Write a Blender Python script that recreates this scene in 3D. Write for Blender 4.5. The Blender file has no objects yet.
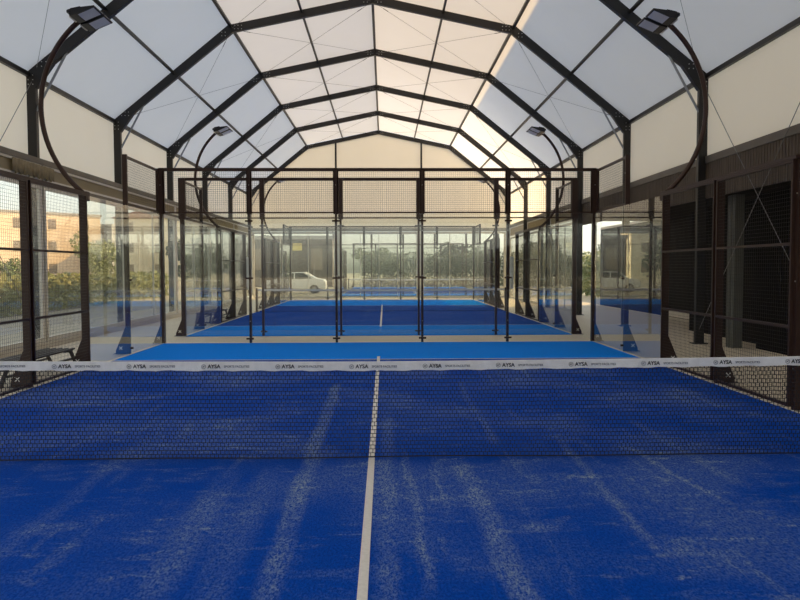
import bpy, math, random
from mathutils import Vector, Matrix
random.seed(7)
SC = bpy.context.scene
COL = SC.collection
PI = math.pi

# ------------------------------------------------------------------ camera
F_PX = 699.3
YAW, PITCH, ROLL = 0.0218, -0.0450, -0.0029
cam_d = bpy.data.cameras.new('camera')
cam = bpy.data.objects.new('camera', cam_d)
COL.objects.link(cam)
cam_d.sensor_width = 36.0
cam_d.lens = F_PX * 36.0 / 800.0
cam_d.clip_start = 0.05
cam_d.clip_end = 2000
fw = Vector((math.sin(YAW)*math.cos(PITCH), math.cos(YAW)*math.cos(PITCH), math.sin(PITCH)))
rt = fw.cross(Vector((0, 0, 1))).normalized()
up = rt.cross(fw)
r2 = rt*math.cos(ROLL) + up*math.sin(ROLL)
u2 = -rt*math.sin(ROLL) + up*math.cos(ROLL)
m = Matrix((r2, u2, -fw)).transposed().to_4x4()
m.translation = Vector((0.124, -6.266, 1.717))
cam.matrix_world = m
SC.camera = cam

# ------------------------------------------------------------------ sky, sun, exposure
SUN_EL, SUN_AZ = math.radians(38), math.radians(14)      # azimuth from +X towards +Y
world = bpy.data.worlds.new('World')
SC.world = world
world.use_nodes = True
wn = world.node_tree.nodes
wl = world.node_tree.links
sky = wn.new('ShaderNodeTexSky')
sky.sky_type = 'NISHITA'
sky.sun_disc = False
sky.sun_elevation = math.radians(14)
sky.sun_rotation = PI/2 - SUN_AZ
sky.air_density = 1.0
sky.dust_density = 2.0
sky.ozone_density = 1.5
hsv = wn.new('ShaderNodeHueSaturation')
hsv.inputs['Saturation'].default_value = 0.40
wl.new(sky.outputs[0], hsv.inputs['Color'])
wl.new(hsv.outputs[0], wn['Background'].inputs[0])
wn['Background'].inputs[1].default_value = 0.42
sd = bpy.data.lights.new('sun', 'SUN')
sd.energy = 4.55
sd.angle = math.radians(0.35)
sd.color = (1.0, 0.63, 0.22)
sun = bpy.data.objects.new('sun', sd)
COL.objects.link(sun)
sdir = Vector((math.cos(SUN_EL)*math.cos(SUN_AZ), math.cos(SUN_EL)*math.sin(SUN_AZ), math.sin(SUN_EL)))
sun.rotation_euler = sdir.to_track_quat('Z', 'Y').to_euler()
sun.location = (60, 20, 40)
SC.view_settings.view_transform = 'Standard'
SC.view_settings.look = 'None'
SC.view_settings.exposure = 0.25
SC.view_settings.gamma = 1.0
SC.view_settings.use_curve_mapping = False
cy = SC.cycles
cy.max_bounces = 10
cy.diffuse_bounces = 4
cy.glossy_bounces = 4
cy.transmission_bounces = 6
cy.transparent_max_bounces = 40
cy.caustics_reflective = False
cy.caustics_refractive = False

# ------------------------------------------------------------------ materials
M = {}
class NT:
    def __init__(s, name):
        s.m = bpy.data.materials.new(name)
        s.m.use_nodes = True
        s.t = s.m.node_tree
        s.n = s.t.nodes
        s.p = s.n['Principled BSDF']
        s.out = s.n['Material Output']
        M[name] = s.m
    def new(s, ty, **kw):
        n = s.n.new(ty)
        for k, v in kw.items():
            setattr(n, k, v)
        return n
    def link(s, a, b): s.t.links.new(a, b)
    def val(s, sock, v):
        if hasattr(v, 'links') or isinstance(v, bpy.types.NodeSocket): s.link(v, sock)
        else: sock.default_value = v
    def math(s, op, a, b=0.0, clamp=False):
        n = s.new('ShaderNodeMath', operation=op, use_clamp=clamp)
        s.val(n.inputs[0], a); s.val(n.inputs[1], b)
        return n.outputs[0]
    def mix(s, f, a, b):
        n = s.new('ShaderNodeMix', data_type='RGBA')
        s.val(n.inputs[0], f)
        s.val(n.inputs[6], a if not isinstance(a, tuple) else (*a, 1)[:4])
        s.val(n.inputs[7], b if not isinstance(b, tuple) else (*b, 1)[:4])
        return n.outputs[2]
    def noise(s, scale, vec=None, detail=3, rough=.5, dist=0.0):
        n = s.new('ShaderNodeTexNoise')
        n.inputs['Scale'].default_value = scale
        n.inputs['Detail'].default_value = detail
        n.inputs['Roughness'].default_value = rough
        n.inputs['Distortion'].default_value = dist
        if vec is not None: s.link(vec, n.inputs['Vector'])
        return n.outputs['Fac']
    def coord(s, scale=(1, 1, 1), rot=0.0, kind='Object'):
        tc = s.new('ShaderNodeTexCoord')
        mp = s.new('ShaderNodeMapping')
        mp.inputs['Scale'].default_value = scale
        mp.inputs['Rotation'].default_value = (0, 0, rot)
        s.link(tc.outputs[kind], mp.inputs[0])
        return mp.outputs[0]
    def ramp(s, v, a, b, oa=0.0, ob=1.0):
        n = s.new('ShaderNodeMapRange', interpolation_type='SMOOTHSTEP')
        s.val(n.inputs[0], v)
        n.inputs[1].default_value = a; n.inputs[2].default_value = b
        n.inputs[3].default_value = oa; n.inputs[4].default_value = ob
        return n.outputs[0]

def plain(name, col, rough=.5, metal=0.0, var=.12, scale=6.0, bump=0.0, spec=.5):
    k = NT(name)
    nz = k.noise(scale, k.coord())
    c = k.mix(nz, tuple(x*(1-var) for x in col), tuple(min(1, x*(1+var)) for x in col))
    k.link(c, k.p.inputs['Base Color'])
    k.p.inputs['Roughness'].default_value = rough
    k.p.inputs['Metallic'].default_value = metal
    k.p.inputs['Specular IOR Level'].default_value = spec
    if bump:
        b = k.new('ShaderNodeBump')
        b.inputs['Strength'].default_value = bump
        b.inputs['Distance'].default_value = .01
        k.link(k.noise(scale*8, k.coord()), b.inputs['Height'])
        k.link(b.outputs[0], k.p.inputs['Normal'])
    return k.m

def membrane(name, col, trans, var=.04):
    k = NT(name)
    c = k.coord()
    nz = k.noise(.35, c, 4, .6)
    cc = k.mix(nz, tuple(x*(1-var) for x in col), tuple(min(1, x*(1+var)) for x in col))
    d = k.new('ShaderNodeBsdfDiffuse'); t = k.new('ShaderNodeBsdfTranslucent')
    k.link(cc, d.inputs[0]); k.link(cc, t.inputs[0])
    mx = k.new('ShaderNodeMixShader'); mx.inputs[0].default_value = trans
    k.link(d.outputs[0], mx.inputs[1]); k.link(t.outputs[0], mx.inputs[2])
    g = k.new('ShaderNodeBsdfGlossy'); g.inputs['Roughness'].default_value = .35
    m2 = k.new('ShaderNodeMixShader'); m2.inputs[0].default_value = .03
    k.link(mx.outputs[0], m2.inputs[1]); k.link(g.outputs[0], m2.inputs[2])
    k.link(m2.outputs[0], k.out.inputs[0])
    return k.m

def glass(name, tint=(.93, .97, .95), f0=.05, rough=0.0, gain=1.0, wavy=0.0, power=4.2, milk=0.0):
    """Clear sheet: Schlick reflection on the outer face, straight transmission."""
    k = NT(name)
    geo = k.new('ShaderNodeNewGeometry')
    lw = k.new('ShaderNodeLayerWeight'); lw.inputs[0].default_value = .5
    p5 = k.math('POWER', lw.outputs['Facing'], power)
    fr = k.math('ADD', k.math('MULTIPLY', p5, (1-f0)*gain), f0, True)
    front = k.math('SUBTRACT', 1.0, geo.outputs['Backfacing'])
    fr = k.math('MULTIPLY', fr, front)
    tr = k.new('ShaderNodeBsdfTransparent'); tr.inputs[0].default_value = (*tint, 1)
    gl = k.new('ShaderNodeBsdfGlossy'); gl.inputs['Roughness'].default_value = rough
    if wavy:
        b = k.new('ShaderNodeBump'); b.inputs['Strength'].default_value = wavy
        b.inputs['Distance'].default_value = .05
        k.link(k.noise(1.3, k.coord(), 2), b.inputs['Height'])
        k.link(b.outputs[0], gl.inputs['Normal'])
    mx = k.new('ShaderNodeMixShader')
    k.link(fr, mx.inputs[0]); k.link(tr.outputs[0], mx.inputs[1]); k.link(gl.outputs[0], mx.inputs[2])
    if milk:
        tl_ = k.new('ShaderNodeBsdfTranslucent'); tl_.inputs[0].default_value = (.85, .85, .78, 1)
        m3 = k.new('ShaderNodeMixShader'); m3.inputs[0].default_value = milk
        k.link(mx.outputs[0], m3.inputs[1]); k.link(tl_.outputs[0], m3.inputs[2])
        mx = m3
    k.link(mx.outputs[0], k.out.inputs[0])
    return k.m

def turf(name, col, sand_amt=1.0, bands=()):
    k = NT(name)
    obj = k.coord()
    grain = k.noise(78, k.coord((1, .5, 1)), 4, .8)
    grain2 = k.noise(38, k.coord((1, .4, 1), .1), 4, .75)
    brush = k.noise(3.2, k.coord((1.6, .16, 1), -.10), 4, .6, .25)
    brush2 = k.noise(5.0, k.coord((1.5, .12, 1), .30), 4, .6, .3)
    patch = k.noise(2.6, k.coord((.8, 2.6, 1), .12), 5, .68, .6)
    patch2 = k.noise(1.5, k.coord((1.0, 2.0, 1), .5), 5, .7, .4)
    broad = k.noise(.55, obj, 3, .5)
    a = k.ramp(brush, .56, .74)
    a2 = k.ramp(brush2, .60, .76)
    b = k.ramp(patch, .56, .74)
    s = k.math('ADD', k.math('MULTIPLY', a, .34), k.math('MULTIPLY', b, .75))
    s = k.math('ADD', s, k.math('MULTIPLY', k.ramp(patch2, .52, .74), .55))
    s = k.math('ADD', s, k.math('MULTIPLY', k.ramp(broad, .40, .64), .24))
    s = k.math('ADD', s, k.math('MULTIPLY', a2, .25))
    s = k.math('MULTIPLY', s, k.ramp(broad, .35, .65, .35, 1.0))
    if bands:
        sep = k.new('ShaderNodeSeparateXYZ'); k.link(obj, sep.inputs[0])
        wob = k.math('MULTIPLY', k.math('SUBTRACT', k.noise(1.1, obj, 3), .5), .16)
        for (x0, y0, x1, y1, w, amt, soft) in bands:
            sl = (x1-x0)/(y1-y0)
            dx = k.math('SUBTRACT', sep.outputs[0], k.math('ADD', k.math('MULTIPLY', k.math('SUBTRACT', sep.outputs[1], y0), sl), x0))
            dx = k.math('ADD', dx, wob)
            e = k.ramp(k.math('ABSOLUTE', dx), w*(1-soft), w, 1.0, 0.0)
            lo, hi = min(y0, y1), max(y0, y1)
            e = k.math('MULTIPLY', e, k.ramp(sep.outputs[1], lo-.15, lo+.25))
            e = k.math('MULTIPLY', e, k.ramp(sep.outputs[1], hi-.4, hi+.1, 1.0, 0.0))
            e = k.math('MULTIPLY', e, k.ramp(k.noise(2.2, k.coord((1, .5, 1), .2), 4, .65), .3, .62, .25, 1.0))
            s = k.math('ADD', s, k.math('MULTIPLY', e, amt*.85))
    gm = k.ramp(k.math('ADD', k.math('MULTIPLY', grain, .6), k.math('MULTIPLY', grain2, .4)), .43, .59, .0, 1.95)
    s = k.math('MULTIPLY', s, gm)
    s = k.math('MULTIPLY', s, .62*sand_amt, True)
    fine = k.ramp(grain, .35, .65, .72, 1.3)
    vm = k.new('ShaderNodeVectorMath', operation='SCALE')
    vm.inputs[0].default_value = col
    k.link(fine, vm.inputs['Scale'])
    c = k.mix(s, vm.outputs[0], (.32, .41, .47))
    k.link(c, k.p.inputs['Base Color'])
    k.p.inputs['Roughness'].default_value = .85
    k.p.inputs['Specular IOR Level'].default_value = .05
    bp = k.new('ShaderNodeBump'); bp.inputs['Strength'].default_value = .35; bp.inputs['Distance'].default_value = .008
    k.link(grain, bp.inputs['Height']); k.link(bp.outputs[0], k.p.inputs['Normal'])
    return k.m

def concrete(name, col):
    k = NT(name)
    c = k.coord()
    a = k.noise(.7, c, 5, .6); b = k.noise(14, c, 4, .7)
    v = k.math('ADD', k.math('MULTIPLY', a, .6), k.math('MULTIPLY', b, .4))
    k.link(k.mix(v, tuple(x*.78 for x in col), tuple(min(1, x*1.2) for x in col)), k.p.inputs['Base Color'])
    k.p.inputs['Roughness'].default_value = .62
    k.p.inputs['Specular IOR Level'].default_value = .35
    bp = k.new('ShaderNodeBump'); bp.inputs['Strength'].default_value = .15; bp.inputs['Distance'].default_value = .01
    k.link(b, bp.inputs['Height']); k.link(bp.outputs[0], k.p.inputs['Normal'])
    return k.m

membrane('roof_membrane', (.86, .86, .85), .385)
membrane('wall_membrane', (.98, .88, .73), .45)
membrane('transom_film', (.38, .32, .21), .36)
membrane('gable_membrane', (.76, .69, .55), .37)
glass('court_glass', (.955, .97, .955), .085, 0.0, 1.15, 0.0, 3.0)
glass('film_glass', (.95, .94, .90), .06, .02, 1.0, .08, 4.2, .03)
BANDS = [(-.60, 4.2, -.52, -3.4, .10, .62, .7), (-1.22, -.2, -1.06, -3.5, .16, .30, .8), (-.86, -.2, -.80, -3.5, .16, .22, .9), (.78, -.05, .86, -2.9, .13, .55, .8),
         (.33, -.2, .36, -2.6, .05, .4, .8), (1.86, .8, 1.78, -2.2, .07, .42, .9), (2.46, .3, 2.62, -1.3, .05, .5, .9), (2.9, 1.6, 2.95, -1.0, .10, .28, .9),
         (-2.3, 1.0, -2.2, -3.0, .12, .2, .9), (.16, 1.8, .12, -3.0, .10, .35, .9), (1.25, 4.4, 1.2, .5, .08, .3, .9)]
turf('turf_blue', (.0004, .054, .365), 1.0, BANDS)
turf('turf_blue_far', (.0004, .054, .365), .35)
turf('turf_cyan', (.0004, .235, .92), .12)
plain('line_white', (.72, .70, .66), .8, var=.15, scale=40)
concrete('concrete', (.74, .65, .50))
concrete('outer_ground', (.42, .38, .28))
concrete('kerb', (.62, .57, .49))
plain('steel_dark', (.022, .021, .021), .42, .3, .2)
plain('cage_steel', (.038, .015, .009), .45, .2, .25)
plain('wire_dark', (.020, .015, .012), .5, .1)
plain('galvanised', (.34, .36, .38), .35, .7)
plain('cable_grey', (.20, .20, .20), .4, .6)
plain('frame_white', (.70, .66, .58), .45)
plain('beam_grey', (.11, .095, .075), .5, .1, .3, 3)
plain('beam_light', (.25, .23, .19), .5)
plain('tape_white', (.82, .81, .80), .6, 0, .18, 14, .5)
plain('tape_print', (.015, .015, .02), .6)
plain('tape_print_grey', (.20, .21, .24), .6)
plain('net_black', (.006, .007, .012), .7)
plain('lamp_black', (.012, .012, .014), .35, .3)
plain('lamp_lens', (.75, .77, .80), .4, 0, .05)
plain('bolt_steel', (.45, .45, .44), .35, .8)
plain('bench_brown', (.030, .019, .014), .5)
plain('gap_mark_white', (.85, .84, .78), .6)  # for the gusset marks and the strip that paints the bright gap
plain('cladding_black', (.006, .005, .0045), .7, 0, .3, 2, 0, .08)
plain('cladding_brown', (.085, .062, .042), .6, 0, .35, 3)
plain('pillar_grey', (.10, .10, .085), .6, 0, .2, 3)
plain('cupboard_grey', (.035, .036, .04), .5)
plain('curtain_brown', (.30, .24, .14), .7, 0, .4, 14)
plain('bark', (.09, .065, .045), .9, 0, .4, 12)
plain('plaster_peach', (.80, .62, .42), .8)
plain('plaster_cream', (.80, .70, .50), .8)
plain('plaster_white', (.78, .74, .66), .8)
plain('plaster_grey', (.36, .34, .30), .8)
plain('window_dark', (.26, .20, .14), .2)
plain('roof_tile', (.28, .13, .08), .8)
plain('yellow_panel', (.75, .58, .16), .6)
plain('car_white', (.74, .74, .74), .25, 0, .02)
plain('car_glass', (.03, .035, .04), .08)
plain('tyre', (.02, .02, .02), .8)
plain('leaf_green', (.15, .19, .06), .6, 0, .5, 1.5)
plain('leaf_pale', (.30, .31, .11), .6, 0, .5, 1.5)
plain('leaf_dark', (.035, .06, .025), .6, 0, .5, 1.5)

# ------------------------------------------------------------------ mesh helpers
class MB:
    def __init__(s): s.v = []; s.f = []; s.mi = []
    def add(s, vs, fs, mi=0):
        o = len(s.v)
        s.v += [tuple(x) for x in vs]
        for f in fs:
            s.f.append(tuple(i+o for i in f)); s.mi.append(mi)
        return s
    def box(s, x0, x1, y0, y1, z0, z1, mi=0):
        vs = [(x, y, z) for z in (z0, z1) for y in (y0, y1) for x in (x0, x1)]
        return s.add(vs, [(0, 2, 3, 1), (4, 5, 7, 6), (0, 1, 5, 4), (2, 6, 7, 3), (0, 4, 6, 2), (1, 3, 7, 5)], mi)
    def bar(s, a, b, w, h, upv=(0, 0, 1), mi=0, caps=True):
        """rectangular bar a->b; w across, h along upv"""
        a = Vector(a); b = Vector(b); d = (b-a).normalized(); upv = Vector(upv)
        if abs(d.dot(upv)) > .999: upv = Vector((0, 1, 0)) if abs(d.y) < .9 else Vector((1, 0, 0))
        sx = d.cross(upv).normalized(); sz = sx.cross(d).normalized()
        vs = [p + sx*(i*w/2) + sz*(j*h/2) for p in (a, b) for (i, j) in ((-1, -1), (1, -1), (1, 1), (-1, 1))]
        fs = [(0, 1, 5, 4), (1, 2, 6, 5), (2, 3, 7, 6), (3, 0, 4, 7)]
        if caps: fs += [(3, 2, 1, 0), (4, 5, 6, 7)]
        return s.add(vs, fs, mi)
    def tube(s, pts, r, n=8, mi=0, ref=(0, 1, 0)):
        pts = [Vector(p) for p in pts]; ring = []
        o = len(s.v)
        for i, p in enumerate(pts):
            d = (pts[min(i+1, len(pts)-1)] - pts[max(i-1, 0)]).normalized()
            rf = Vector(ref)
            if abs(d.dot(rf)) > .98: rf = Vector((1, 0, 0))
            a = d.cross(rf).normalized(); b = d.cross(a)
            rr = r[i] if isinstance(r, (list, tuple)) else r
            for k in range(n):
                t = 2*PI*k/n
                s.v.append(tuple(p + a*math.cos(t)*rr + b*math.sin(t)*rr))
        for i in range(len(pts)-1):
            for k in range(n):
                s.f.append((o+i*n+k, o+i*n+(k+1) % n, o+(i+1)*n+(k+1) % n, o+(i+1)*n+k)); s.mi.append(mi)
        s.f.append(tuple(o+k for k in range(n))[::-1]); s.mi.append(mi)
        s.f.append(tuple(o+(len(pts)-1)*n+k for k in range(n))); s.mi.append(mi)
        return s
    def prism(s, poly, axis, a, b, mi=0):
        """extrude a 2-D polygon along axis (0,1,2) between a and b"""
        n = len(poly)
        def P(u, v, t):
            return {0: (t, u, v), 1: (u, t, v), 2: (u, v, t)}[axis]
        vs = [P(u, v, a) for u, v in poly] + [P(u, v, b) for u, v in poly]
        fs = [tuple(range(n))[::-1], tuple(range(n, 2*n))] + [(i, (i+1) % n, n+(i+1) % n, n+i) for i in range(n)]
        return s.add(vs, fs, mi)
    def mesh(s, name, mats, smooth=False):
        me = bpy.data.meshes.new(name)
        me.from_pydata(s.v, [], s.f)
        for mm in (mats if isinstance(mats, (list, tuple)) else [mats]): me.materials.append(M[mm])
        if any(s.mi):
            me.polygons.foreach_set('material_index', s.mi)
        if smooth: me.polygons.foreach_set('use_smooth', [True]*len(s.f))
        me.update()
        return me
    def build(s, name, mats, parent=None, loc=(0, 0, 0), rz=0, smooth=False, bevel=0, fixn=True):
        me = s.mesh(name, mats, smooth)
        if fixn:
            import bmesh
            bm = bmesh.new(); bm.from_mesh(me)
            bmesh.ops.recalc_face_normals(bm, faces=bm.faces)
            bm.to_mesh(me); bm.free()
        o = bpy.data.objects.new(name, me)
        COL.objects.link(o)
        o.location = loc; o.rotation_euler = (0, 0, rz)
        if parent: o.parent = parent
        if bevel:
            bv = o.modifiers.new('Bevel', 'BEVEL'); bv.width = bevel; bv.segments = 2; bv.limit_method = 'ANGLE'
        return o

def inst(name, me, parent, loc=(0, 0, 0), rz=0):
    o = bpy.data.objects.new(name, me); COL.objects.link(o)
    o.location = loc; o.rotation_euler = (0, 0, rz)
    if parent: o.parent = parent
    return o
def tag(o, label=None, cat=None, group=None, kind=None):
    if label: o['label'] = label
    if cat: o['category'] = cat
    if group: o['group'] = group
    if kind: o['kind'] = kind
    return o
def empty(name, loc=(0, 0, 0), rz=0, **kw):
    o = bpy.data.objects.new(name, None); COL.objects.link(o)
    o.location = loc; o.rotation_euler = (0, 0, rz); o.empty_display_size = .2
    tag(o, **kw)
    return o
def copy_tree(o, parent=None):
    c = o.copy(); COL.objects.link(c); c.parent = parent
    for ch in list(o.children): copy_tree(ch, c)
    return c

# ------------------------------------------------------------------ hall dimensions
FY = [-10.27, -5.32, -.38, 4.57, 9.52, 14.46, 19.41, 24.36, 29.31, 34.25]
XL, XR, XA = -7.63, 7.30, -.20
EZ, KZ, AZ, KX = 6.0, 8.67, 9.53, 4.11
XKL, XKR = XA-KX, XA+KX
WL, WR = XL-.10, XR+.10
Y0, Y1 = FY[0], FY[-1]
OFF = .13      # membrane above the beam axis

# ------------------------------------------------------------------ floor and ground
fl = MB()
fl.box(WL-.3, 10.3, Y0-.5, Y1+.6, -.30, -.02)
tag(fl.build('floor', 'concrete'), 'beige concrete slab around the blue courts', kind='structure')
g = MB()
for (x0, x1, y0, y1) in [(-260, WL-.3, -120, 260), (10.3, 200, -120, 260), (WL-.3, 10.3, Y1+.6, 260), (WL-.3, 10.3, -120, Y0-.5)]:
    g.add([(x0, y0, -.06), (x1, y0, -.06), (x1, y1, -.06), (x0, y1, -.06)], [(0, 1, 2, 3)])
tag(g.build('ground', 'outer_ground'), kind='structure')

# ------------------------------------------------------------------ membranes
RP = [(XL-.06, EZ+.06), (XKL-.03, KZ+OFF), (XA, AZ+OFF), (XKR+.03, KZ+OFF), (XR+.06, EZ+.06)]
c = MB()
for i in range(len(FY)-1):
    for j in range(4):
        (xa, za), (xb, zb) = RP[j], RP[j+1]
        c.add([(xa, FY[i], za), (xb, FY[i], zb), (xb, FY[i+1], zb), (xa, FY[i+1], za)], [(0, 1, 2, 3)])
tag(c.build('ceiling', 'roof_membrane', fixn=False), 'translucent white fabric roof stretched over the arch frames', kind='structure')
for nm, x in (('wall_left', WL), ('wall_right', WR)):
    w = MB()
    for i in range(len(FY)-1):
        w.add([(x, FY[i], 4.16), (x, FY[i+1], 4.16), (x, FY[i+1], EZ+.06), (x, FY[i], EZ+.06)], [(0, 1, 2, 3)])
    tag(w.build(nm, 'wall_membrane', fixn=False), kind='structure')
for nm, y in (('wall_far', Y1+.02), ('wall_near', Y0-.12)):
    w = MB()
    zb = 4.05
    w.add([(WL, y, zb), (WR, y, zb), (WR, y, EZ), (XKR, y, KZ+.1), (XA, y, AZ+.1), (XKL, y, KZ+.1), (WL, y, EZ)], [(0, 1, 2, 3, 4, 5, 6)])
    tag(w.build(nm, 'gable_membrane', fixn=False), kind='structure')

# longitudinal wall beams (trim) over the windows
t = MB(); t.box(WL-.08, XL+.19, Y0, Y1, 4.03, 4.16); t.box(XL+.10, XL+.18, Y0, Y1, 3.60, 3.68)
tag(t.build('trim_1', 'beam_grey'), kind='structure')
t = MB(); t.box(WR-.05, WR+.08, Y0, Y1, 4.06, 4.22)
tag(t.build('trim_2', 'beam_grey'), kind='structure')
t = MB(); t.box(WL, WR, Y1-.10, Y1+.10, 3.86, 4.05)
tag(t.build('trim_3', 'beam_light'), kind='structure')
t = MB()                                                     # deep brown fascia on the right side, ribbed
t.box(WR-.02, WR+.04, Y0, FY[6], 3.28, 4.06)
y = Y0
while y < FY[6]-.1:
    t.box(WR-.030, WR-.02, y, y+.05, 3.28, 4.06); y += .10
tag(t.build('trim_4', 'cladding_brown'), kind='structure')
t = MB(); t.box(XL+.08, XL+.26, Y0, Y1, -.02, .10)
tag(t.build('trim_5', 'kerb'), kind='structure')

# ------------------------------------------------------------------ windows (side bays and far gable)
WN = [0]
def window(x0, y0, x1, y1, z0, z1, fr=.10, dep=.07, mull=0, nm='window', film='film_glass'):
    WN[0] += 1
    horiz = abs(x1-x0) > abs(y1-y0)
    r = empty('%s_%d' % (nm, WN[0]), ((x0+x1)/2, (y0+y1)/2, z0), 0, kind='structure')
    L = abs(x1-x0) if horiz else abs(y1-y0); H = z1-z0
    rz = 0 if horiz else PI/2
    f = MB()
    f.box(-L/2, -L/2+fr, -dep/2, dep/2, 0, H); f.box(L/2-fr, L/2, -dep/2, dep/2, 0, H)
    f.box(-L/2+fr, L/2-fr, -dep/2, dep/2, 0, fr); f.box(-L/2+fr, L/2-fr, -dep/2, dep/2, H-fr, H)
    for k in range(mull):
        xm = -L/2 + L*(k+1)/(mull+1)
        f.box(xm-.02, xm+.02, -dep/2+.015, dep/2-.015, fr, H-fr)
    f.build('window_frame', 'frame_white', r, rz=rz)
    p = MB(); p.box(-L/2+fr, L/2-fr, -.004, .004, fr, H-fr)
    p.build('pane', film, r, rz=rz)
    return r
for i in range(len(FY)-1):
    window(XL+.14, FY[i]+.035, XL+.14, FY[i+1]-.035, .10, 3.60, mull=1 if i > 4 else 0)
    window(XL+.14, FY[i]+.035, XL+.14, FY[i+1]-.035, 3.68, 4.03, .05, film='transom_film')
for i in range(6, 9):
    window(WR, FY[i]+.08, WR, FY[i+1]-.08, .0, 3.50, mull=1)
    window(WR, FY[i]+.08, WR, FY[i+1]-.08, 3.54, 4.04, .05, film='transom_film')
GX = [XL+.12, XA-2.45, XA+2.45, XR-.12]
for i in range(3):
    if i == 1:
        continue
    window(GX[i]+.02, Y1, GX[i+1]-.02, Y1, .0, 3.84, .12, mull=2)
# central doorway: white jambs and two glazed leaves folded open to the sides
d = empty('door_1', (XA, Y1, 0), 0, kind='structure')
f = MB(); f.box(-2.45, -2.17, -.09, .09, 0, 3.84); f.box(2.17, 2.45, -.09, .09, 0, 3.84); f.box(-2.17, 2.17, -.05, .05, 3.70, 3.84)
f.build('door_frame', 'frame_white', d)
for k in (-1.08, 0, 1.08):
    f = MB(); f.box(k-.015, k+.015, -.03, .03, 0, 3.70); f.build('mullion', 'frame_white', d)
p = MB(); p.box(-2.17, 2.17, -.004, .004, .02, 3.70); p.build('pane', 'film_glass', d)

# gathered cloth hung behind the transom at the left
cv = MB(); n = 120; ys = [8.2+2.0*k/n*.9 for k in range(n+1)]
for k, yy in enumerate(ys):
    x = XL+.21+.020*math.sin(k*1.15)+.012*math.sin(k*.37)
    cv.v += [(x, yy, 3.72+.03*math.sin(k*.5)), (x, yy, 4.0)]
for k in range(n): cv.f.append((2*k, 2*k+2, 2*k+3, 2*k+1)); cv.mi.append(0)
cvo = cv.build('gathered_curtain', 'curtain_brown', fixn=False, smooth=True)
so = cvo.modifiers.new('Solidify', 'SOLIDIFY'); so.thickness = .004
tag(cvo, 'brown gathered curtain behind the transom strip at the left edge', 'curtain')

# ------------------------------------------------------------------ portal frames
def portal():
    r = empty('arch_frame')
    def bolts(mb, x, z, nx=2, nz=3):
        for sx in range(nx):
            for sz in range(nz):
                px, pz = x+(sx-(nx-1)/2)*.10, z+(sz-(nz-1)/2)*.10
                mb.tube([(px, -.075, pz), (px, -.062, pz)], .013, 6, 1, ref=(1, 0, 0))
    for sx, xe, xk in ((-1, XL, XKL), (1, XR, XKR)):
        m = MB(); m.box(xe-.10, xe+.10, -.06, .06, -.02, EZ+.02)
        co = m.build('column', 'steel_dark', r, bevel=.008)
        m = MB(); m.box(xe-.16, xe+.16, -.13, .13, -.02, .0)
        m.build('base_plate', 'steel_dark', co)
        m = MB(); m.bar((xe, 0, EZ), (xk, 0, KZ), .12, .24); bolts(m, xe, EZ-.12); bolts(m, xe-sx*.25, EZ+.22, 3, 2); bolts(m, xk+sx*.20, KZ-.16, 2, 2)
        m.build('rafter', ['steel_dark', 'bolt_steel'], r)
        m = MB(); m.bar((xk, 0, KZ), (XA, 0, AZ), .12, .22); bolts(m, xk-sx*.22, KZ+.04, 3, 2); bolts(m, XA+sx*.2, AZ-.04, 2, 2)
        m.build('rafter', ['steel_dark', 'bolt_steel'], r)
        m = MB(); m.prism([(xe+sx*.11, EZ-.05), (xe-sx*.11, EZ-.30), (xe-sx*.50, EZ+.25), (xe-sx*.25, EZ+.45), (xe+sx*.05, EZ+.18)], 1, -.064, .064)
        m.build('eave_plate', 'steel_dark', r)
        # light strut from column to rafter
        fx = xe + (xk-xe)*.24; fz = EZ + (KZ-EZ)*.24 - .10
        m = MB(); m.tube([(xe-sx*.08, 0, EZ-.78), (fx, 0, fz)], .028, 8)
        m.build('knee_brace', 'galvanised', r)
    return r
fr0 = portal()
FL = ['dark arch frame behind the photographer at the near gable', 'second dark arch frame behind the near gable, above the near half court',
      'dark arch frame just above the near net', 'dark arch frame above the service area before the first visible one',
      'largest visible dark arch frame, columns beside the big near floodlights', 'second visible dark arch frame, apex touching the top of the picture',
      'third visible dark arch frame, columns just behind the first court end wall', 'fourth visible dark arch frame, at the edge of the sunlit lower roof slope',
      'fifth visible arch frame, browner, last one before the far gable', 'smallest arch frame edging the far gable wall']
for i, yy in enumerate(FY):
    if i < 3: continue
    o = fr0 if i == 3 else copy_tree(fr0)
    o.location = (0, yy, 0)
    tag(o, FL[i], 'arch frame', 'arch frames of the hall')

# purlins
def purlin(x, z, w, h, label):
    m = MB(); L = Y1-Y0
    m.box(-w/2, w/2, 0, L, -h/2, h/2)
    o = m.build('purlin', 'steel_dark', loc=(x, Y0, z))
    tag(o, label, 'purlin', 'long roof purlins')
purlin(XA, AZ+.07, .08, .07, 'ridge purlin running along the centre of the roof')
purlin(XKL, KZ+.07, .08, .07, 'long purlin where the left steep roof slope meets the upper slope')
purlin(XKR, KZ+.07, .08, .07, 'long purlin where the right steep roof slope meets the upper slope')
purlin((XKL+XA)/2, (KZ+AZ)/2+.07, .06, .06, 'long purlin midway up the left upper roof slope')
purlin((XKR+XA)/2, (KZ+AZ)/2+.07, .06, .06, 'long purlin midway up the right upper roof slope')
purlin((XKL+XL)/2, (KZ+EZ)/2+.07, .07, .06, 'long purlin midway up the left steep roof slope')
purlin((XKR+XR)/2, (KZ+EZ)/2+.07, .07, .06, 'long purlin midway up the right steep roof slope')
purlin(XL-.06, EZ, .08, .10, 'eave purlin along the top of the left fabric wall')
purlin(XR+.06, EZ, .08, .10, 'eave purlin along the top of the right fabric wall')

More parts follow.
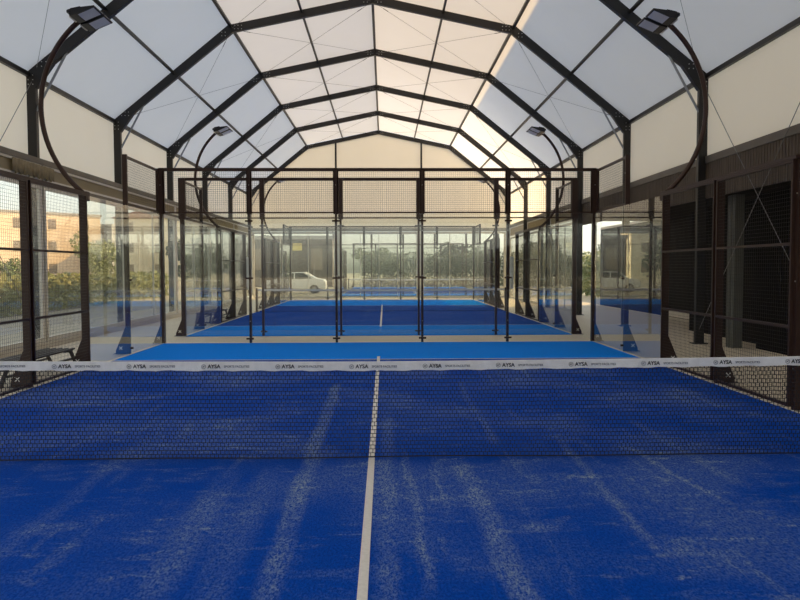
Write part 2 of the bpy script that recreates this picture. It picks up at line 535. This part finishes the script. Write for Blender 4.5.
# gable posts
for x, s in ((GX[1], 'left'), (GX[2], 'right')):
    zt = AZ - abs(x-XA)/KX*(AZ-KZ) - .1
    m = MB(); m.box(-.05, .05, -.05, .05, 4.05, zt)
    tag(m.build('gable_post', 'steel_dark', loc=(x, Y1-.07, 0)), 'slim dark post on the far fabric gable above the %s door jamb' % s, 'post', 'gable posts')

# bracing cables, one object per crossed pair
BAY = ['near bay at the top of the picture', 'bay behind the first visible arch', 'third bay from the picture top', 'fourth bay', 'bay before the far gable']
def cross_cable(p, q, r_, s_, label, rad=.0048, group='bracing cables'):
    m = MB()
    p, q, r_, s_ = map(Vector, (p, q, r_, s_))
    base = p.copy()
    m.tube([p-base, q-base], rad, 5, ref=(1, 0, .3)); m.tube([r_-base, s_-base], rad, 5, ref=(1, 0, .3))
    for a, b in ((p, q), (r_, s_)):
        dd = (b-a).normalized()
        m.tube([a-base+dd*.5, a-base+dd*.72], rad*2.2, 6, ref=(1, 0, .3))
    o = m.build('bracing_cable', 'cable_grey', loc=base)
    tag(o, label, 'cable', group)
for k in range(3, 9):
    ya, yb = FY[k], FY[k+1]
    wh = ['in the nearest bay', 'behind the first visible arch', 'behind the second arch', 'behind the third arch', 'behind the fourth arch', 'before the far gable'][k-3]
    for sx, xe, xk, nm in ((-1, XL, XKL, 'left'), (1, XR, XKR, 'right')):
        if k in (4, 5, 6, 7, 8):
            cross_cable((xk, ya, KZ), (XA, yb, AZ-.05), (XA, ya, AZ-.05), (xk, yb, KZ),
                        'thin crossed cables under the %s upper roof slope %s' % (nm, wh))
        if k in (3, 5, 7):
            cross_cable((xe-sx*.1, ya, EZ+.1), (xk, yb, KZ-.05), (xk, ya, KZ-.05), (xe-sx*.1, yb, EZ+.1),
                        'thin crossed cables under the %s steep roof slope %s' % (nm, wh))
        if k == 3:
            cross_cable((xe-sx*.02, ya, .25), (xe-sx*.02, yb, EZ-.1), (xe-sx*.02, ya, EZ-.1), (xe-sx*.02, yb, .25),
                        'crossed wall cables beside the nearest %s hall column' % nm, .008)

# ------------------------------------------------------------------ court turf
def court_turf(y0, yn, y1, sv0, sv1, blue, label):
    r = MB()
    z = .0
    H = 5.0
    def slab(ya, yb, mi): r.box(-H, H, ya, yb, -.02, z, mi)
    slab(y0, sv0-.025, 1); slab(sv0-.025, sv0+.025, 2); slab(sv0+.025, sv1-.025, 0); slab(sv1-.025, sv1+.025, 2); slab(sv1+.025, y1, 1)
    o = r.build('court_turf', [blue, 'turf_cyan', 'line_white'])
    tag(o, label, 'court surface', 'artificial turf court surfaces')
    l = MB(); l.box(-.028, .028, sv0-.4, sv1+.4, .0, .004)
    l.build('centre_line', 'line_white', o)
    e = MB()
    for sx in (-1, 1): e.box(sx*5.0-.007, sx*5.0+.007, y0, y1, -.02, .006)
    e.build('edge_strip', 'line_white', o)
    return o
C1 = (-10.0, 0.0, 10.0)
C2 = (11.82, 21.82, 32.1)
court_turf(-10, 0, 10, -6.95, 6.95, 'turf_blue', 'near blue padel court turf with sand streaks under the net')
C3 = (38.2, 48.2, 58.2)  # added court supplying the blue beyond the far glass
XO = 2.3
o3 = court_turf(C3[0], C3[1], C3[2], C3[0]+3.05, C3[2]-3.05, 'turf_blue_far', 'third blue court outdoors beyond the far gable doorway')
o3.location.x = XO
court_turf(C2[0], C2[1], C2[2], C2[0]+3.05, 26.3, 'turf_blue_far', 'far blue padel court turf beyond the first court end wall')

# ------------------------------------------------------------------ cage pieces
_grids = {}
def grid_mesh(w, h, cell=.05, wire=.0029):
    key = (round(w, 3), round(h, 3))
    if key in _grids: return _grids[key]
    m = MB()
    nx = int(round(w/cell)); nz = int(round(h/cell))
    for i in range(1, nx):
        x = w*i/nx; m.bar((x, 0, 0), (x, 0, h), wire, wire, caps=False)
    for j in range(1, nz):
        z = h*j/nz; m.bar((0, wire, z), (w, wire, z), wire, wire, caps=False)
    _grids[key] = m.mesh('wire_mesh', 'wire_dark')
    return _grids[key]

def mesh_panel(parent, x, z, w, h, mids=(), fw_=.032, y=0):
    f = MB()
    f.box(0, fw_, -.02, .02, 0, h); f.box(w-fw_, w, -.02, .02, 0, h)
    f.box(fw_, w-fw_, -.02, .02, 0, fw_); f.box(fw_, w-fw_, -.02, .02, h-fw_, h)
    for q in mids: f.box(fw_, w-fw_, -.018, .018, q-.017, q+.017)
    p = f.build('mesh_panel', 'cage_steel', parent, loc=(x, y, z))
    inst('wire_mesh', grid_mesh(w, h), p)
    return p

_small = {}
def post(parent, x, side, h, wx=.055, dep=.09, gus=True, grz=0.0, gxy=(0, 0),  clamps=False, y=.02, wide_from=None, bolts=True):
    """side = +1: outside of the court is local +y"""
    m = MB()
    ya, yb = (y, y+dep) if side > 0 else (-y-dep, -y)
    m.box(-wx/2, wx/2, ya, yb, 0, h)
    if wide_from is not None: m.box(-wx/2-.03, wx/2+.03, ya+.01*side, yb-.01*side, wide_from, h)
    if bolts:
        yy = ya if side > 0 else yb
        z = .5
        while z < h-.1:
            m.tube([(0, yy, z), (0, yy-side*.008, z)], .010, 6, 1, ref=(1, 0, 0)); z += 1.05
    p = m.build('post', ['cage_steel', 'bolt_steel'], parent, loc=(x, 0, 0))
    if gus:
        key = ('g', side)
        if key not in _small:
            q = MB(); o = yb if side > 0 else ya
            q.prism([(o-side*.02, .55), (o, .55), (o+side*.20, .07), (o+side*.20, 0), (o-side*.02, 0)], 0, -.028, .028)
            q.box(-.06, .06, min(o-side*.02, o+side*.24), max(o-side*.02, o+side*.24), 0, .012)
            for face in (-1, 1):
                for dg in (1, -1):
                    cy_, cz = o+side*.10, .12
                    q.bar((face*.0295, cy_-.032, cz-.032*dg), (face*.0295, cy_+.032, cz+.032*dg), .013, .003, (1, 0, 0), 1)
            _small[key] = q.mesh('gusset', ['cage_steel', 'gap_mark_white'])
        gs = inst('gusset', _small[key], p, (gxy[0], gxy[1], 0), grz)
    if clamps:
        if ('c', side) not in _small:
            q = MB()
            for z in (.10, 1.50, 2.82):
                q.box(-.085, .085, -side*.03-.012, -side*.03+.012 if True else 0, z-.02, z+.02)
                q.box(-.02, .02, min(-side*.03, side*.03), max(-side*.03, side*.03), z-.02, z+.02)
            _small[('c', side)] = q.mesh('glass_clamps', 'cage_steel')
        inst('glass_clamps', _small[('c', side)], p)
    return p

_pane = {}
def glass_pane(parent, x, w, z0=.02, z1=2.99):
    key = (round(w, 3), z0, z1)
    if key not in _pane:
        m = MB(); m.box(.006, w-.006, -.006, .006, z0, z1)
        import bmesh
        me = m.mesh('glass_pane', 'court_glass'); bm = bmesh.new(); bm.from_mesh(me)
        bmesh.ops.recalc_face_normals(bm, faces=bm.faces); bm.to_mesh(me); bm.free()
        _pane[key] = me
    return inst('glass_pane', _pane[key], parent, (x, 0, 0))

def end_wall(y, side, label, xo=0):
    r = empty('glass_end_wall', (xo, y, 0), label=label, cat='court wall', group='glass end walls of the courts')
    for i in range(6):
        corner = i in (0, 5)
        x = -5+2*i + (0 if not corner else (.03 if i else -.03))
        post(r, x, side, 4.03, .10 if corner else .052, .09, corner, clamps=not corner, wide_from=2.98,
             grz=(PI/2 if i == 0 else -PI/2)*side, gxy=((.11 if i == 0 else -.11), side*.065))
    for i in range(5):
        glass_pane(r, -5+2*i, 2.0)
        mesh_panel(r, -5+2*i+.03, 3.0, 1.94, 1.0, y=side*.05)
    m = MB(); m.box(-5.06, 5.06, -.03+side*.05, .03+side*.05, 4.0, 4.04); m.build('top_rail', 'cage_steel', r)
    return r

def corner_wall(x, y, ydir, side_out, label, L=4.0):
    """glass corner wall on the long side; starts at corner (x,y) and runs ydir; side_out=-1 left, +1 right"""
    rz = PI/2 if ydir > 0 else -PI/2
    r = empty('glass_side_wall', (x, y, 0), rz, label=label, cat='court wall', group='glass side walls of the courts')
    # local +y is world -x for rz=+90, +x for rz=-90
    s = -side_out*ydir
    h = L/2
    post(r, h, s, 4.02, .055, .09)
    post(r, L, s, 3.03, .13, .09)
    glass_pane(r, 0, h); glass_pane(r, h, h)
    mesh_panel(r, .06, 3.0, h-.06, 1.0, y=s*.05, fw_=.05)
    for q in (.12, 1.5):
        m = MB(); m.tube([(h, s*.012, q), (h, -s*.035, q)], .022, 8); m.build('glass_button', 'cage_steel', r)
    return r

def side_fence(x, y, ydir, side_out, n, label, bright_gap=False, skip_first=True):
    rz = PI/2 if ydir > 0 else -PI/2
    r = empty('wire_mesh_fence', (x, y, 0), rz, label=label, cat='mesh fence', group='wire mesh side fences')
    s = -side_out*ydir
    for i in range(1, n+1):
        post(r, 2.0*i, s, 3.03, .07, .09)
    for i in range(n):
        mesh_panel(r, 2.0*i+.035, .03, 1.93, 2.98, (.97, 1.97), y=0, fw_=.035)
    m = MB(); m.box(0, 2.0*n+.03, -.025, .025, 3.01, 3.05); m.build('top_rail', 'cage_steel', r)
    if bright_gap:
        m = MB(); m.box(2.0*n-.05, 2.0*n+.09, -s*.10-.02, -s*.10+.10 if s < 0 else -s*.10+.08, .95, 2.15)  # white strip standing in for the bright wall seen through the opening
        m.build('bright_gap', 'gap_mark_white', r, bevel=.01)
    return r

X5 = 5.02
end_wall(10.0, 1, 'nearer tall glass and mesh end wall closing the first court')
end_wall(C2[0], -1, 'glass and mesh end wall just behind the first court end wall')
end_wall(C2[2], 1, 'farthest glass end wall of the second court, before the far gable')
for sx, nm in ((-1, 'left'), (1, 'right')):
    corner_wall(sx*X5, 10.0, -1, sx, 'largest glass corner wall, on the %s side of the first court' % nm)
    side_fence(sx*X5, 6.0, -1, sx, 2, 'nearest dark wire mesh fence on the %s edge of the first court' % nm)
    corner_wall(sx*X5, C2[0], 1, sx, 'glass corner wall on the %s at the near end of the second court' % nm)
    side_fence(sx*X5, C2[0]+4, 1, sx, 2, 'wire mesh fence on the %s of the second court, near side of its net' % nm, True)
    corner_wall(sx*X5, C2[2], -1, sx, 'small glass corner wall on the %s at the far end of the second court' % nm)
    side_fence(sx*X5, C2[2]-4, -1, sx, 2, 'wire mesh fence on the %s of the second court, far side of its net' % nm)

end_wall(C3[0], -1, 'outdoor glass end wall seen through the far gable doorway', XO)
end_wall(C3[2], 1, 'most distant outdoor glass end wall, behind the third court', XO)
for sx, nm in ((-1, 'left'), (1, 'right')):
    corner_wall(XO+sx*X5, C3[0], 1, sx, 'outdoor glass corner wall on the %s at the near end of the third court' % nm)
    side_fence(XO+sx*X5, C3[0]+4, 1, sx, 2, 'outdoor wire mesh fence on the %s of the third court' % nm)
# ------------------------------------------------------------------ nets
def text_mesh(body, size, off=0.0, sp=1.0):
    cu = bpy.data.curves.new('t', 'FONT'); cu.body = body; cu.size = size; cu.offset = off
    cu.space_character = sp; cu.extrude = .0004; cu.resolution_u = 3; cu.align_y = 'CENTER'
    o = bpy.data.objects.new('t', cu); COL.objects.link(o)
    bpy.context.view_layer.update()
    me = bpy.data.meshes.new_from_object(o)
    bpy.data.objects.remove(o); bpy.data.curves.remove(cu)
    vs = [tuple(v.co) for v in me.vertices]; fs = [tuple(p.vertices) for p in me.polygons]
    bpy.data.meshes.remove(me)
    return vs, fs
T_A = text_mesh('AYSA', .047, .0012, 1.0)
T_S = text_mesh('SPORTS FACILITIES', .027, .0007, 1.0)
def padel_net(y, label, detail=True, xo=0):
    r = empty('padel_net', (xo, y, 0), label=label, cat='net', group='padel nets')
    top = lambda x: .88+.035*(abs(x)/5)**1.2
    # knotted mesh, staggered like brickwork, slightly slack
    m = MB(); cw, ch, t = .038, .036, .0044
    rows = 23
    nx = int(9.9/cw)
    def P(x, v):      # v 0..1 from the floor to the tape
        z = .015+(top(x)-.07)*v
        return (x+.003*math.sin(v*9+x*3), .012*math.sin(x*2.1+v*3)*(1-v), z+.0018*math.sin(x*41+v*13))
    for j in range(rows+1):
        v = j/rows
        pts = [P(-4.95+9.9*i/150, v) for i in range(151)]
        for a, b in zip(pts, pts[1:]): m.bar(a, b, t, t, caps=False)
    for j in range(rows):
        off = cw/2 if j % 2 else 0
        for i in range(nx):
            x = -4.95+off+cw*i
            if x > 4.95: continue
            m.bar(P(x, j/rows), P(x, (j+1)/rows), t, t, (0, 1, 0), caps=False)
    m.build('net_mesh', 'net_black', r, fixn=False)
    cd = MB(); cd.tube([P(-4.95+9.9*i/60, 0) for i in range(61)], .006, 6); cd.build('bottom_cord', 'net_black', r)
    tp = MB(); n = 160
    for i in range(n+1):
        x = -4.95+9.9*i/n; z = top(x)
        yo = .004*math.sin(x*13)+.003*math.sin(x*31+1); zo = .0035*math.sin(x*17+.5)+.002*math.sin(x*37)
        tp.v += [(x, -.010+yo, z-.080+zo), (x, -.012+yo*.4, z), (x, .012, z), (x, .010+yo, z-.080+zo)]
    for i in range(n):
        a = 4*i
        for k in range(4):
            tp.f.append((a+k, a+(k+1) % 4, a+4+(k+1) % 4, a+4+k)); tp.mi.append(0)
    tape = tp.build('top_tape', 'tape_white', r, smooth=False)
    if detail:
        L = MB()
        def put(tm, x, z, mi):
            vs, fs = tm
            L.add([(x+vx, -.0175+vz, z+vy) for vx, vy, vz in vs], fs, mi)
        for k in range(-7, 8):
            x = -.80 + .66*k + (.66 if False else 0)
            if x < -4.8 or x > 4.5: continue
            z = top(x)-.042
            put(T_A, x, z, 0)
            put(T_S, x+.145, z-.001, 1)
            # round emblem left of the name
            cx = x-.036
            for q in range(14):
                a0, a1 = 2*PI*q/14, 2*PI*(q+1)/14
                L.bar((cx+.019*math.cos(a0), -.0175, z+.019*math.sin(a0)), (cx+.019*math.cos(a1), -.0175, z+.019*math.sin(a1)), .001, .004, (0, 0, 1), 1)
            L.bar((cx-.011, -.0175, z-.006), (cx+.011, -.0175, z+.008), .001, .006, (0, 0, 1), 1)
            L.bar((cx-.009, -.0175, z+.009), (cx+.006, -.0175, z-.010), .001, .004, (0, 0, 1), 1)
        L.build('lettering', ['tape_print', 'tape_print_grey'], tape, fixn=False)
    for sx in (-1, 1):
        q = MB(); q.box(sx*5.0-.04, sx*5.0+.04, -.05, .05, 0, .95); q.box(sx*5.0-.10, sx*5.0+.10, -.16, .16, 0, .012)
        q.build('net_post', 'cage_steel', r, bevel=.005)
    return r
padel_net(0, 'near padel net with white lettered top tape across the whole picture')
padel_net(C2[1], 'far padel net with pale tape across the second court', False)
padel_net(C3[1], 'distant outdoor padel net on the third court', False, XO)

# ------------------------------------------------------------------ floodlight masts
def mast(x, y, sx, label):
    """arched pole on top of the side post; sx -1 left court edge, +1 right"""
    r = empty('floodlight_mast', (x, y, 2.9), label=label, cat='floodlight', group='arched floodlight masts')
    m = MB(); pts = []
    # outward bow through (0,.1) (.83,1.75) (.05,3.10)
    c1, R = (-1.204, 1.60), 1.904
    a0, a1 = math.atan2(.12-c1[1], .10-c1[0]), math.atan2(3.02-c1[1], .10-c1[0])
    a0 = math.radians(-50); a1 = math.radians(50)
    for k in range(25):
        a = a0+(a1-a0)*k/24
        pts.append((sx*(c1[0]+R*math.cos(a)), 0, c1[1]+R*math.sin(a)))
    m.tube(pts, .042, 10)
    m.tube([(0, 0, .02), (sx*.03, 0, .10), pts[0]], .042, 10)
    m.build('pole', 'cage_steel', r, smooth=True)
    m = MB(); m.box(-.07, .07, -.07, .07, 0, .16); m.build('pole_socket', 'cage_steel', r, bevel=.006)
    tip = Vector(pts[-1])
    m = MB(); m.bar(tip+Vector((0, -.42, .02)), tip+Vector((0, .42, .02)), .045, .045); m.build('cross_arm', 'lamp_black', r)
    tl = math.radians(17)
    for k in (-1, 1):
        cy_ = k*.215
        hd = MB()
        L_, W_, T_ = .44, .36, .035
        prof = [(0, -.045), (.10, -.055), (L_, -.02), (L_, .0), (.16, .05), (0, .06)]
        def T(u, v, w):      # u inward along the head, w up
            uu = u*math.cos(tl)-w*math.sin(tl); ww = u*math.sin(tl)+w*math.cos(tl)
            return (tip.x-sx*uu, tip.y+cy_+v, tip.z+ww)
        nP = len(prof)
        vs = [T(u, -W_/2, w) for u, w in prof] + [T(u, W_/2, w) for u, w in prof]
        hd.add(vs, [tuple(range(nP)), tuple(range(nP, 2*nP))[::-1]] + [(i, (i+1) % nP, nP+(i+1) % nP, nP+i) for i in range(nP)])
        for q in range(6):       # cooling fins on top
            v = -W_/2+.05+q*.05
            hd.add([T(.03, v, .05), T(.20, v, .04), T(.20, v, .075), T(.03, v, .09), T(.03, v+.012, .05), T(.20, v+.012, .04), T(.20, v+.012, .075), T(.03, v+.012, .09)],
                   [(0, 1, 2, 3), (7, 6, 5, 4), (0, 4, 5, 1), (1, 5, 6, 2), (2, 6, 7, 3), (3, 7, 4, 0)])
        h = hd.build('lamp_head', 'lamp_black', r)
        ln = MB()
        lo = lambda u: -.055+(u-.10)*(.035/(L_-.10))
        vs = [T(.13, -.15, lo(.13)-.004), T(.41, -.15, lo(.41)-.004), T(.41, .15, lo(.41)-.004), T(.13, .15, lo(.13)-.004)]
        vs += [T(.13, -.15, lo(.13)+.01), T(.41, -.15, lo(.41)+.01), T(.41, .15, lo(.41)+.01), T(.13, .15, lo(.13)+.01)]
        ln.add(vs, [(0, 1, 2, 3), (7, 6, 5, 4), (0, 4, 5, 1), (1, 5, 6, 2), (2, 6, 7, 3), (3, 7, 4, 0)])
        ln.build('lens', 'lamp_lens', h)
        bk = MB(); bk.bar(T(-.015, -.12, -.03), T(-.015, .12, -.03), .03, .03); bk.build('bracket', 'frame_white', h)
    return r
for sx, nm in ((-1, 'left'), (1, 'right')):
    mast(sx*5.07, 6.02, sx, 'largest arched floodlight mast, upper %s of the picture' % nm)
    mast(sx*5.07, C2[0]+4, sx, 'arched floodlight mast on the %s, at the near end of the second court' % nm)
    mast(XO+sx*5.07, C3[0]+4, sx, 'outdoor arched floodlight mast on the %s of the third court' % nm)
    mast(sx*5.07, C2[2]-4, sx, 'tiny arched floodlight mast on the %s, at the far end of the second court' % nm)

# ------------------------------------------------------------------ slatted benches beside the left fences
def bench(x, y, label):
    r = empty('slatted_bench', (x, y, 0), 0, label=label, cat='bench', group='slatted benches by the left fences')
    L = 2.3
    for k in range(5):
        m = MB(); m.box(-.25+k*.11, -.25+k*.11+.06, -L/2, L/2, .29, .32); m.build('slat', 'bench_brown', r, bevel=.004)
    for yy, sg in ((-L/2+.12, -1), (L/2-.12, 1)):
        m = MB(); m.box(-.25, .25, yy-.025, yy+.025, .25, .29)
        for xx in (-.22, .22): m.bar((xx, yy, .27), (xx, yy+sg*.22, .02), .045, .045)
        m.box(-.25, .25, yy+sg*.22-.03, yy+sg*.22+.03, 0, .03)
        m.build('leg_frame', 'bench_brown', r)
    m = MB()
    for xx in (-.22, .22): m.box(xx-.02, xx+.02, -L/2+.1, L/2-.1, .12, .15)
    m.build('stretcher', 'bench_brown', r)
    return r
bench(-5.66, 5.15, 'dark slatted bench behind the left end of the near net')
bench(-5.66, 17.3, 'small dark slatted bench left of the second court')

# ------------------------------------------------------------------ neighbour building on the right
nb = empty('dark_building', (10.25, 0, 0), label='neighbouring building with a black clad ground floor along the right side', cat='building')
yb1 = 26.4
m = MB(); m.box(0, 5.75, -40, 26.4, -.05, 3.5); m.build('wall', 'cladding_black', nb)
m = MB(); m.box(0, 5.75, -40, 26.4, 3.5, 3.6); m.build('roof', 'plaster_white', nb)  # unseen top kept pale to throw sky light at the fabric wall
m = MB(); m.box(5.75, 16, -40, 27.3, -.05, 18.2); m.build('tower', 'plaster_white', nb)
m = MB(); m.box(-2.72, 0, -14, 19.5, 3.44, 3.5); m.build('canopy', 'cladding_black', nb)  # added slab that keeps sky light out of the side gap
m = MB(); m.box(-2.72, 0, -14, 19.5, 3.5, 3.6); m.build('canopy_roof', 'plaster_white', nb)  # added pale layer bouncing sky light onto the right fabric wall
for yy in (-6, -1, 4, 14.2):
    m = MB(); m.box(-.20, -.02, yy, yy+.5, -.02, 3.4); m.build('pilaster', 'cladding_brown', nb)
m = MB(); m.box(-.03, .0, -9, 19, .0, .25); m.build('plinth', 'kerb', nb)
def pillar(x, y, label):
    m = MB()
    m.box(-.10, .10, -.16, .16, -.02, 3.28); m.box(-.12, -.10, -.03, .03, -.02, 3.28)
    m.box(-.104, -.10, -.16, .16, 2.72, 2.74)
    o = m.build('grey_pillar', 'pillar_grey', loc=(x, y, 0), bevel=.01)
    tag(o, label, 'pillar')
pillar(7.72, 8.75, 'grey pillar behind the right mesh fence, beside the dark hall column')
def panel(x, y0, y1, h, label, mat='cladding_black'):
    r = empty('black_panel', (x, y0, 0), label=label, cat='panel', group='black panels behind the right fence')
    m = MB(); m.box(-.04, .04, 0, y1-y0, -.02, h); m.build('sheet', mat, r)
panel(8.12, 7.35, 8.5, 3.28, 'tall black panel right of the grey pillar')
panel(8.6, 9.3, 12.9, 3.28, 'wide black panel left of the grey pillar, behind the mesh corner')
m = MB(); m.box(-.3, .3, -.8, .8, -.02, 1.25); m.box(-.32, .32, -.82, .82, 1.25, 1.29)
m.box(-.31, -.30, -.02, .02, .1, 1.2)
tag(m.build('storage_cabinet', 'cupboard_grey', loc=(9.6, 5.2, 0), bevel=.01), 'low dark grey cabinet at the right edge behind the mesh', 'cabinet')

# ------------------------------------------------------------------ outside: trees
def crown_mesh(seed, n, rx, rz, zc, leaf, mat):
    rnd = random.Random(seed); m = MB()
    cl = [(rnd.gauss(0, rx*.45), rnd.gauss(0, rx*.45), zc+rnd.uniform(-.8, .8)*rz) for _ in range(16)]
    for i in range(n):
        a, b, cc = rnd.choice(cl)
        dv = Vector((rnd.gauss(0, 1), rnd.gauss(0, 1), rnd.gauss(0, 1))).normalized()*rnd.uniform(.6, 1)*rx*.42
        p = Vector((a, b, cc))+dv
        if p.z < .15: p.z = .15+rnd.random()*.4
        u = Vector((rnd.gauss(0, 1), rnd.gauss(0, 1), rnd.gauss(0, 1))).normalized()
        v = u.cross(Vector((rnd.gauss(0, 1), rnd.gauss(0, 1), rnd.gauss(0, 1)))).normalized()
        s = leaf*rnd.uniform(.6, 1.3)
        m.add([p-u*s, p-v*s*.5, p+u*s, p+v*s*.5], [(0, 1, 2, 3)])
    return m.mesh('crown', mat)
CR = [crown_mesh(1, 2600, 2.0, 1.5, 3.4, .17, 'leaf_green'), crown_mesh(2, 2600, 2.2, 1.7, 3.6, .17, 'leaf_pale'), crown_mesh(3, 3000, 2.2, 1.9, 3.2, .19, 'leaf_dark')]
tm = MB(); tm.tube([(0, 0, -.1), (.05, 0, 1.2), (-.05, .05, 2.6), (.1, 0, 3.8)], [.16, .12, .09, .04], 8)
for a in range(5):
    tm.tube([(0, 0, 1.9+a*.25), (.5*math.cos(a*1.3), .5*math.sin(a*1.3), 2.6+a*.25), (1.1*math.cos(a*1.3), 1.1*math.sin(a*1.3), 3.2+a*.25)], [.05, .035, .015], 6)
TM = tm.mesh('trunk', 'bark', True)
def tree(x, y, s, kind, label, group, zs=1.0):
    r = empty('tree', (x, y, -.05), random.random()*6, label=label, cat='tree', group=group)
    r.scale = (s, s, s*zs)
    inst('crown', CR[kind], r); inst('trunk', TM, r)
rr = random.Random(11)
lt = [(-24, 13, .55, 1), (-23.5, 20.5, .75, 1), (-26, 27, 1.0, 0), (-24, 34, .5, 1), (-25, 41.5, .5, 0), (-22.5, 50, .8, 1), (-31, 17, .6, 0), (-32, 33, .5, 1), (-31, 46, .7, 0), (-31, 24.5, .8, 1)]
nmk = ['mid green', 'pale yellowish', 'dark green']
LW = ['first from the near end', 'second along', 'third along', 'fourth along', 'fifth along', 'last along, by the far gable', 'set back behind the first', 'set back behind the fourth', 'set back by the far corner', 'low, set back behind the second']
for (x, y, s, k), w in zip(lt, LW):
    tree(x, y, s, k, '%s tree outside the left windows, %s' % (nmk[k], w), 'trees outside the left windows')
fg = [(-17, 58, 1.1, 2, 'at the left'), (-16.5, 86, 1.4, 2, 'behind the brown building'), (-.5, 73, 1.0, 0, 'seen left of centre in the doorway'), (7.8, 69.5, 1.05, 2, 'seen in the middle of the doorway'),
      (16.8, 68, 1.1, 2, 'right of the doorway'), (26, 66, 1.1, 0, 'behind the right gable window'), (36, 74, 1.2, 2, 'beyond the right gable corner')]
for (x, y, s, k, w) in fg:
    tree(x, y, s, k, '%s tree beyond the far gable, %s' % (nmk[k], w), 'trees beyond the far gable', .8)
# trimmed hedges
def hedge(x0, y0, x1, y1, h, label, n=9000, mat='leaf_green'):
    m = MB(); rnd = random.Random(int(h*100+n))
    w = .6
    a = Vector((x0, y0, 0)); b = Vector((x1, y1, 0)); d = (b-a); L = d.length; d.normalize(); nn = Vector((-d.y, d.x, 0))
    for i in range(n):
        p = a+d*rnd.random()*L+nn*rnd.uniform(-w, w)+Vector((0, 0, rnd.random()*h*(1+.12*math.sin(i*.37))))
        u = Vector((rnd.gauss(0, 1), rnd.gauss(0, 1), rnd.gauss(0, 1))).normalized(); v = u.orthogonal().normalized(); s = rnd.uniform(.08, .17)
        m.add([p-u*s-a, p-v*s*.6-a, p+u*s-a, p+v*s*.6-a], [(0, 1, 2, 3)])
    o = m.build('hedge', mat, loc=a, fixn=False)
    tag(o, label, 'hedge')
hedge(-14.5, -4, -14.5, 40, 1.4, 'long green hedge outside the left windows', 16000, 'leaf_pale')
hedge(-2, 60.4, 20, 60.4, 3.0, 'dark hedge across the view beyond the far gable', 11000, 'leaf_dark')
hedge(13.5, 27, 13.5, 40, 2.5, 'green hedge outside the right windows at the far end', 7000)

# ------------------------------------------------------------------ outside: buildings
def block(x, y, w, dpt, h, mat, label, floors=3, cols=4, rz=0.0, roof=False):
    r = empty('apartment_building', (x, y, 0), rz, label=label, cat='building', group='buildings in the distance')
    m = MB(); m.box(-w/2, w/2, -dpt/2, dpt/2, -.1, h); m.build('wall', mat, r)
    if roof:
        m = MB(); m.prism([(-w/2-.4, h), (w/2+.4, h), (0, h+1.8)], 1, -dpt/2-.4, dpt/2+.4); m.build('roof', 'roof_tile', r)
    else:
        m = MB(); m.box(-w/2-.15, w/2+.15, -dpt/2-.15, dpt/2+.15, h, h+.35); m.build('parapet', 'plaster_grey', r)
    fh = h/floors
    for f_ in range(floors):
        for cN in range(cols):
            for fc in ('s', 'e'):
                W = w if fc == 's' else dpt
                u = -W/2+W*(cN+.5)/cols; z = f_*fh+fh*.35
                m = MB()
                if fc == 's': m.box(u-.55, u+.55, -dpt/2-.04, -dpt/2+.02, z, z+fh*.45)
                else: m.box(w/2-.02, w/2+.04, u-.55, u+.55, z, z+fh*.45)
                m.build('window', 'window_dark', r)
block(-52, 100, 14, 12, 9.6, 'plaster_peach', 'peach sunlit apartment block seen through the left mesh fence', 3, 3, .8)
block(-68, 92, 12, 10, 8.0, 'plaster_cream', 'cream building at the left edge beyond the windows', 3, 2, .8)
block(-62, 135, 20, 12, 10.0, 'plaster_grey', 'grey block behind the peach apartment block', 4, 5)
block(-33, 100, 12, 10, 9.0, 'plaster_cream', 'cream house with a tiled roof beyond the left trees', 3, 3, .15, True)
block(-9.5, 66, 9, 7, 4.6, 'cladding_brown', 'low brown building beyond the far gable with a yellow board', 1, 3)
m = MB(); m.box(-.45, .45, -.04, .04, 0, .7); 
tag(m.build('yellow_board', 'yellow_panel', loc=(-8.4, 62.4, 3.5)), 'yellow board on the brown building beyond the far gable', 'sign board')

# ------------------------------------------------------------------ white car beyond the gable
car = empty('parked_car', (-6.3, 44.5, -.06), 0, label='white car parked outside the left gable window', cat='car')
cp = [(-2.2, .35), (-2.25, .75), (-2.1, .95), (-1.3, 1.05), (-.75, 1.50), (.7, 1.55), (1.5, 1.12), (2.1, 1.0), (2.25, .7), (2.2, .35)]
m = MB(); m.prism(cp, 1, -.85, .85); m.build('body', 'car_white', car, bevel=.06)
m = MB(); m.prism([(-1.1, 1.06), (-.68, 1.44), (-.05, 1.47), (-.05, 1.06)], 1, -.857, .857); m.prism([(.05, 1.06), (.05, 1.47), (.65, 1.47), (1.25, 1.08)], 1, -.857, .857)
m.build('side_window', 'car_glass', car)
for x in (-1.4, 1.4):
    for y in (-.78, .78):
        m = MB(); m.tube([(x, y-.1, .32), (x, y+.1, .32)], .32, 20, ref=(1, 0, 0)); w = m.build('wheel', 'tyre', car)
        m = MB(); m.tube([(x, y-.11, .32), (x, y+.11, .32)], .18, 16, ref=(1, 0, 0)); m.build('rim', 'galvanised', w)
